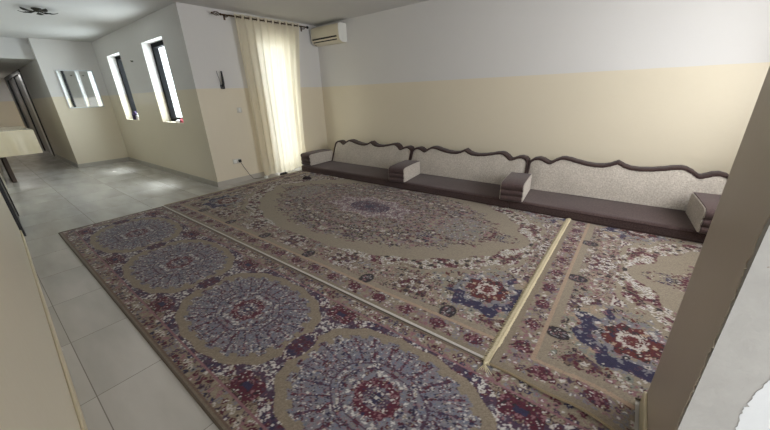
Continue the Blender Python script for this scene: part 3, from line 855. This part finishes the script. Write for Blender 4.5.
# ------------------------------------------------------------------ air conditioner
AX0, AX1 = -5.34, -4.575
ac = tag(empty('air_conditioner', ((AX0+AX1)/2, YB, 2.29)), 'ivory split air conditioner high on the back wall beside the curtain', 'air conditioner')
hw = (AX1-AX0)/2; 
prof = [(0, 0), (-.12, 0), (-.175, .03), (-.195, .075), (-.20, .13), (-.198, .27), (-.185, .295), (-.15, .305), (0, .305)]
bm = bmesh.new(); prism(bm, prof, 'x', -hw+.012, hw-.012); obj('body', bm, M_OFFW, ac, True)
for s in (-1, 1):
    bm = bmesh.new(); prism(bm, [(p[0]*1.02, p[1]) for p in prof], 'x', s*(hw-.012), s*hw); obj('end_cap', bm, M_WHITE, ac, True)
bm = bmesh.new(); box(bm, (-hw+.02, -.207, .115), (hw-.02, -.198, .285), .004); obj('front_panel', bm, M_OFFW, ac, True)
bm = bmesh.new(); box(bm, (-hw+.035, -.204, .082), (hw-.07, -.190, .108), .002); obj('air_outlet', bm, M_DARKSLOT, ac)
bm = bmesh.new(); Mx = Matrix.Translation((0, -.183, .05)) @ Matrix.Rotation(math.radians(-30), 4, 'X')
box(bm, (-hw+.05, -.006, -.014), (hw-.08, .006, .014), .002, M=Mx); obj('louver', bm, M_DARKSLOT, ac)
bm = bmesh.new(); tube(bm, [(-hw+.005, -.16, .28), (-hw-.022, -.17, .22), (-hw-.026, -.17, .10), (-hw-.01, -.15, .03), (-hw+.06, -.12, .0)], .009, 8); obj('drain_hose', bm, M_DARKSLOT, ac, True)

# ------------------------------------------------------------------ small things on the left wall
hk = tag(empty('wall_hook', (XL, 2.72, 1.66)), 'black upright bracket with a thin wire, mounted on the wall left of the curtain', 'hook')
bm = bmesh.new(); box(bm, (0, -.035, -.125), (.03, .03, -.06), .008); obj('base_plate', bm, M_BLKPL, hk, True)
bm = bmesh.new(); tube(bm, [(.03, -.005, -.09), (.055, .0, -.05), (.055, .004, .04), (.05, .006, .135)], [.016, .017, .015, .012], 10); obj('prong', bm, M_BLKPL, hk, True)
bm = bmesh.new(); tube(bm, [(.02, -.025, -.07), (.03, -.04, .03), (.02, -.052, .11), (.012, -.045, .14)], .0035, 6); obj('wire', bm, M_BLKPL, hk, True)
def plate(name, y, z, w, h, label, cat):
    t = tag(empty(name, (XL, y, z)), label, cat)
    bm = bmesh.new(); box(bm, (0, -w/2, -h/2), (.009, w/2, h/2), .003); obj('plate', bm, M_GREYPL, t, True); return t
t = plate('light_switch', 2.93, 1.2, .085, .085, 'ivory switch plate on the wall left of the curtain at waist height', 'switch')
bm = bmesh.new(); box(bm, (.008, -.016, -.03), (.014, .016, .03), .003); obj('rocker', bm, M_WHITE, t, True)
t = plate('wall_socket', 2.71, .37, .15, .085, 'ivory double socket low on the wall left of the curtain', 'socket')
for yy in (-.037, .037):
    bm = bmesh.new(); box(bm, (.008, yy-.027, -.027), (.012, yy+.027, .027), .003); obj('socket_face', bm, M_WHITE, t, True)
pg = tag(empty('power_plug', (XL+.012, 2.747, .37)), 'black plug with a thin grey cord in the wall socket', 'plug')
bm = bmesh.new(); box(bm, (0, -.021, -.025), (.04, .021, .025), .008); obj('plug_body', bm, M_BLKPL, pg, True)
bm = bmesh.new(); o = Vector(pg.location)
pts = [(XL+.05, 2.747, .345), (XL+.06, 2.78, .26), (XL+.05, 2.86, .11), (XL+.05, 2.93, .012), (XL+.09, 3.02, .006), (XL+.134, 3.07, .012)]
P2 = []
for a, b in zip(pts, pts[1:]):
    for k in range(5): P2.append(Vector(a).lerp(Vector(b), k/5)-o)
tube(bm, P2, .0045, 7); obj('cord', bm, simple('grey_cord', (90, 84, 78), .5), pg, True)
ad = tag(empty('power_adapter', (XL+.18, 3.10, 0)), 'small white adapter on the floor at the lower left corner of the curtain', 'adapter')
bm = bmesh.new(); box(bm, (-.03, -.028, 0), (.03, .028, .045), .008); obj('case', bm, M_WHITE, ad, True)
bm = bmesh.new(); tube(bm, [(-.028, -.028, .012), (-.026, -.04, .012)], .005, 8); obj('cable_gland', bm, M_BLKPL, ad, True)
def lump(name, loc, sx, sy, sz, mat, label, cat, seed, sub=3, parent=None):
    bm = bmesh.new(); bmesh.ops.create_icosphere(bm, subdivisions=sub, radius=1); rr = random.Random(seed)
    ph = [rr.uniform(0, 6) for _ in range(6)]
    for v in bm.verts:
        x, y, z = v.co
        k = 1+.16*math.sin(4*x+ph[0])*math.sin(5*y+ph[1])+.10*math.sin(8*y+7*z+ph[2])+.07*math.sin(13*x+ph[3]+9*z)
        v.co = Vector((x*sx*k, y*sy*k, max(-.02, z*k+.35)*sz*.74+.01*sz))
    lo = min(v.co.z for v in bm.verts)
    for v in bm.verts: v.co.z -= lo
    o = obj(name, bm, mat, parent, True); o.location = loc
    if label: tag(o, label, cat)
    return o
lump('rag', (-4.44, 3.42, .0165), .085, .06, .045, M_RAG, 'small crumpled dark rag on the rug in front of the seat mattress by the curtain', 'rag', 3)
lump('door_wedge', (XL+.21, 3.46, .001), .035, .085, .035, M_BLKPL, 'small black wedge on the floor below the middle of the curtain', 'door wedge', 8)

# hook on the window wall
bm = bmesh.new(); tube(bm, [(0, 0, 0), (0, -.03, 0), (0, -.034, .014)], [.016, .012, .008], 8)
o = obj('coat_peg', bm, M_IRON, None, True); o.location = (-7.75, YW+.002, 2.1); tag(o, 'tiny dark peg on the wall between the two narrow windows', 'peg')

# sill things
s = tag(empty('cloth_bundle', (-8.72, YW+.06, W[1][2])), 'purple and white cloth bundle on the sill of the farther window', 'cloth')
lump('purple_cloth', (-.05, 0, 0), .11, .055, .17, M_PURPLE, None, None, 5, parent=s)
lump('white_cloth', (.12, .0, 0), .07, .045, .13, M_WHITECL, None, None, 6, parent=s)
s = tag(empty('cloth_bundle', (-6.32, YW+.07, W[0][2])), 'small pink and white cloth on the sill of the nearer window', 'cloth')
lump('pink_cloth', (0, 0, 0), .12, .05, .065, M_PINK, None, None, 12, parent=s)
lump('white_cloth', (-.2, .0, 0), .10, .05, .045, M_WHITECL, None, None, 14, parent=s)

# ------------------------------------------------------------------ mirror on the far wall
mr = tag(empty('wall_mirror', (XF, 1.86, 1.69)), 'two-panel frameless mirror on the far wall reflecting the windows', 'mirror')
for k, (y0, y1, tilt) in enumerate(((-.30, -.02, 1.5), (-.005, .275, -1.5))):
    bm = bmesh.new(); Mx = Matrix.Translation((.02, (y0+y1)/2, 0)) @ Matrix.Rotation(math.radians(tilt), 4, 'Z')
    h = .37; w2 = (y1-y0)/2
    box(bm, (-.012, -w2, -h), (.002, w2, h), M=Mx); obj('mirror_panel', bm, M_MIRROR, mr)
bm = bmesh.new()
for y in (-.31, -.013, .285): box(bm, (0, y-.008, -.375), (.03, y+.008, .375))
for z in (-.383, .383): box(bm, (0, -.318, z-.008), (.03, .293, z+.008))
obj('edge_trim', bm, M_ALU, mr)

# ------------------------------------------------------------------ ceiling lamp (leafy, dark)
cl = tag(empty('ceiling_lamp', (-7.0, 1.12, CEIL)), 'dark leafy ceiling lamp fixed above the hallway', 'lamp')
bm = bmesh.new(); lathe(bm, [(.055, 0), (.055, -.012), (.03, -.03), (.012, -.045)], (0, 0, 0), 18); obj('canopy', bm, M_IRON, cl, True)
for k in range(5):
    a = k*2*PI/5+.3; d = Vector((math.cos(a), math.sin(a), 0)); n = Vector((-d.y, d.x, 0))
    bm = bmesh.new(); tube(bm, [d*.02+Vector((0, 0, -.035)), d*.08+Vector((0, 0, -.055)), d*.14+Vector((0, 0, -.045))], .007, 7)
    L = []
    for i in range(9):
        s = i/8; w2 = .042*math.sin(PI*s)**.8+.002; c = d*(.07+.15*s)+Vector((0, 0, -.045-.02*math.sin(PI*s)+.012*s))
        L.append([bm.verts.new(c-n*w2+Vector((0, 0, .008))), bm.verts.new(c), bm.verts.new(c+n*w2+Vector((0, 0, .008)))])
    for p, q in zip(L, L[1:]):
        bm.faces.new((p[0], p[1], q[1], q[0])); bm.faces.new((p[1], p[2], q[2], q[1]))
    bmesh.ops.solidify(bm, geom=bm.faces[:], thickness=.003)
    obj('leaf_arm', bm, M_IRON, cl, True)

# ------------------------------------------------------------------ covered table in the hallway
TBX1, TBY0, TBY1 = -8.5, .21, .72
tb = tag(empty('covered_table', (TBX1-.9, .36, 0)), 'long table under a glossy cream cover against the left wall of the hallway', 'table')
bm = bmesh.new()
def drape(bm, x0, x1, y0, y1, zt, zb):
    n = 60; per = []
    for i in range(n): per.append((x0+(x1-x0)*i/n, y0))
    for i in range(20): per.append((x1, y0+(y1-y0)*i/20))
    for i in range(n): per.append((x1-(x1-x0)*i/n, y1))
    for i in range(20): per.append((x0, y1-(y1-y0)*i/20))
    cx, cy = (x0+x1)/2, (y0+y1)/2
    rows = []
    for r in range(9):
        s = r/8; row = []
        for k, (x, y) in enumerate(per):
            o = (.006+.010*s*math.sin(k*.55)+.006*s*math.sin(k*1.3)) if r else -.012
            dx = (1 if x > cx else -1) if abs(abs(x-cx)-(x1-x0)/2) < 1e-6 else 0; dy = (1 if y > cy else -1) if abs(abs(y-cy)-(y1-y0)/2) < 1e-6 else 0
            z = zt if r == 0 else zt-.012-(zt-.012-zb)*(r-1)/7
            row.append(bm.verts.new((x+dx*o, y+dy*o, z)))
        rows.append(row)
    m = len(per)
    for a, b in zip(rows, rows[1:]):
        for k in range(m): bm.faces.new((a[k], a[(k+1) % m], b[(k+1) % m], b[k]))
    bm.faces.new(rows[0])
drape(bm, -.9, .9, TBY0-.36, TBY1-.36, .995, .58)
obj('cover', bm, M_TABLEC, tb, True)
bm = bmesh.new(); box(bm, (-.89, TBY0-.355, .95), (.89, TBY1-.365, .98)); obj('tabletop', bm, M_WOODD, tb)
bm = bmesh.new(); box(bm, (-.85, TBY0-.33, 0), (.0, -.06, .95), .006); obj('base', bm, M_WOODD, tb)

# ------------------------------------------------------------------ camera
R = Matrix(((0.7915253263649268, 0.6102258705388092, -0.03334733344734662),
            (-0.1977819588223323, 0.3074091351497869, 0.9307963904049377),
            (-0.5782473125638348, 0.7301534157638465, -0.3640137840262237)))
cam = bpy.data.cameras.new('camera'); cam.sensor_fit = 'HORIZONTAL'; cam.sensor_width = 36
cam.lens = 313.96/770*36; cam.clip_start = .02
co = bpy.data.objects.new('camera', cam); COL.objects.link(co)
rot = Matrix((R[0], R[1], -Vector(R[2]))).transposed()
co.matrix_world = Matrix.Translation((0, 0, 1.4)) @ rot.to_4x4()
SC.camera = co

# ------------------------------------------------------------------ light
w = bpy.data.worlds.new('sky'); SC.world = w; w.use_nodes = True
bg = w.node_tree.nodes['Background']; bg.inputs[0].default_value = (.94, .97, 1.0, 1); bg.inputs[1].default_value = 2.3
def area(name, loc, direction, sx, sy, power, color=(1, 1, 1)):
    l = bpy.data.lights.new(name, 'AREA'); l.shape = 'RECTANGLE'; l.size = sx; l.size_y = sy; l.energy = power; l.color = color
    o = bpy.data.objects.new(name, l); COL.objects.link(o); o.location = loc
    o.rotation_euler = Vector(direction).to_track_quat('-Z', 'Y').to_euler(); return o
area('daylight_right', (1.6, 3.1, 1.55), (-1, 0, -.12), 2.3, 1.5, 46, (.99, .99, 1))
area('daylight_door', (-6.6, 3.81, 1.3), (1, 0, 0), 1.6, 2.4, 16, (1, .98, .94))
for a, b, z0, z1 in W:
    area('daylight_window', ((a+b)/2, YW+.34, (z0+z1)/2), (0, -1, -.1), b-a+.1, z1-z0+.1, 33, (.86, .95, 1))
area('daylight_entry', (1.6, -.6, 1.7), (-.75, .55, -.15), 1.6, 1.8, 8, (.95, .98, 1))
area('corridor_fill', (-15.8, .6, 2.27), (0, 0, -1), .6, .6, 14, (1, .98, .94))  # fill light with no fixture, added to keep the corridor end wall from going black

sl = bpy.data.lights.new('sun', 'SUN'); sl.energy = 5.5; sl.angle = math.radians(18); sl.color = (.93, .97, 1)
so = bpy.data.objects.new('sun', sl); COL.objects.link(so); so.location = (-7, 6, 8)
so.rotation_euler = Vector((.08, -.34, -.94)).to_track_quat('-Z', 'Y').to_euler()

SC.view_settings.view_transform = 'Standard'
SC.view_settings.look = 'None'
SC.view_settings.gamma = 1
SC.view_settings.use_curve_mapping = False
SC.view_settings.exposure = .42
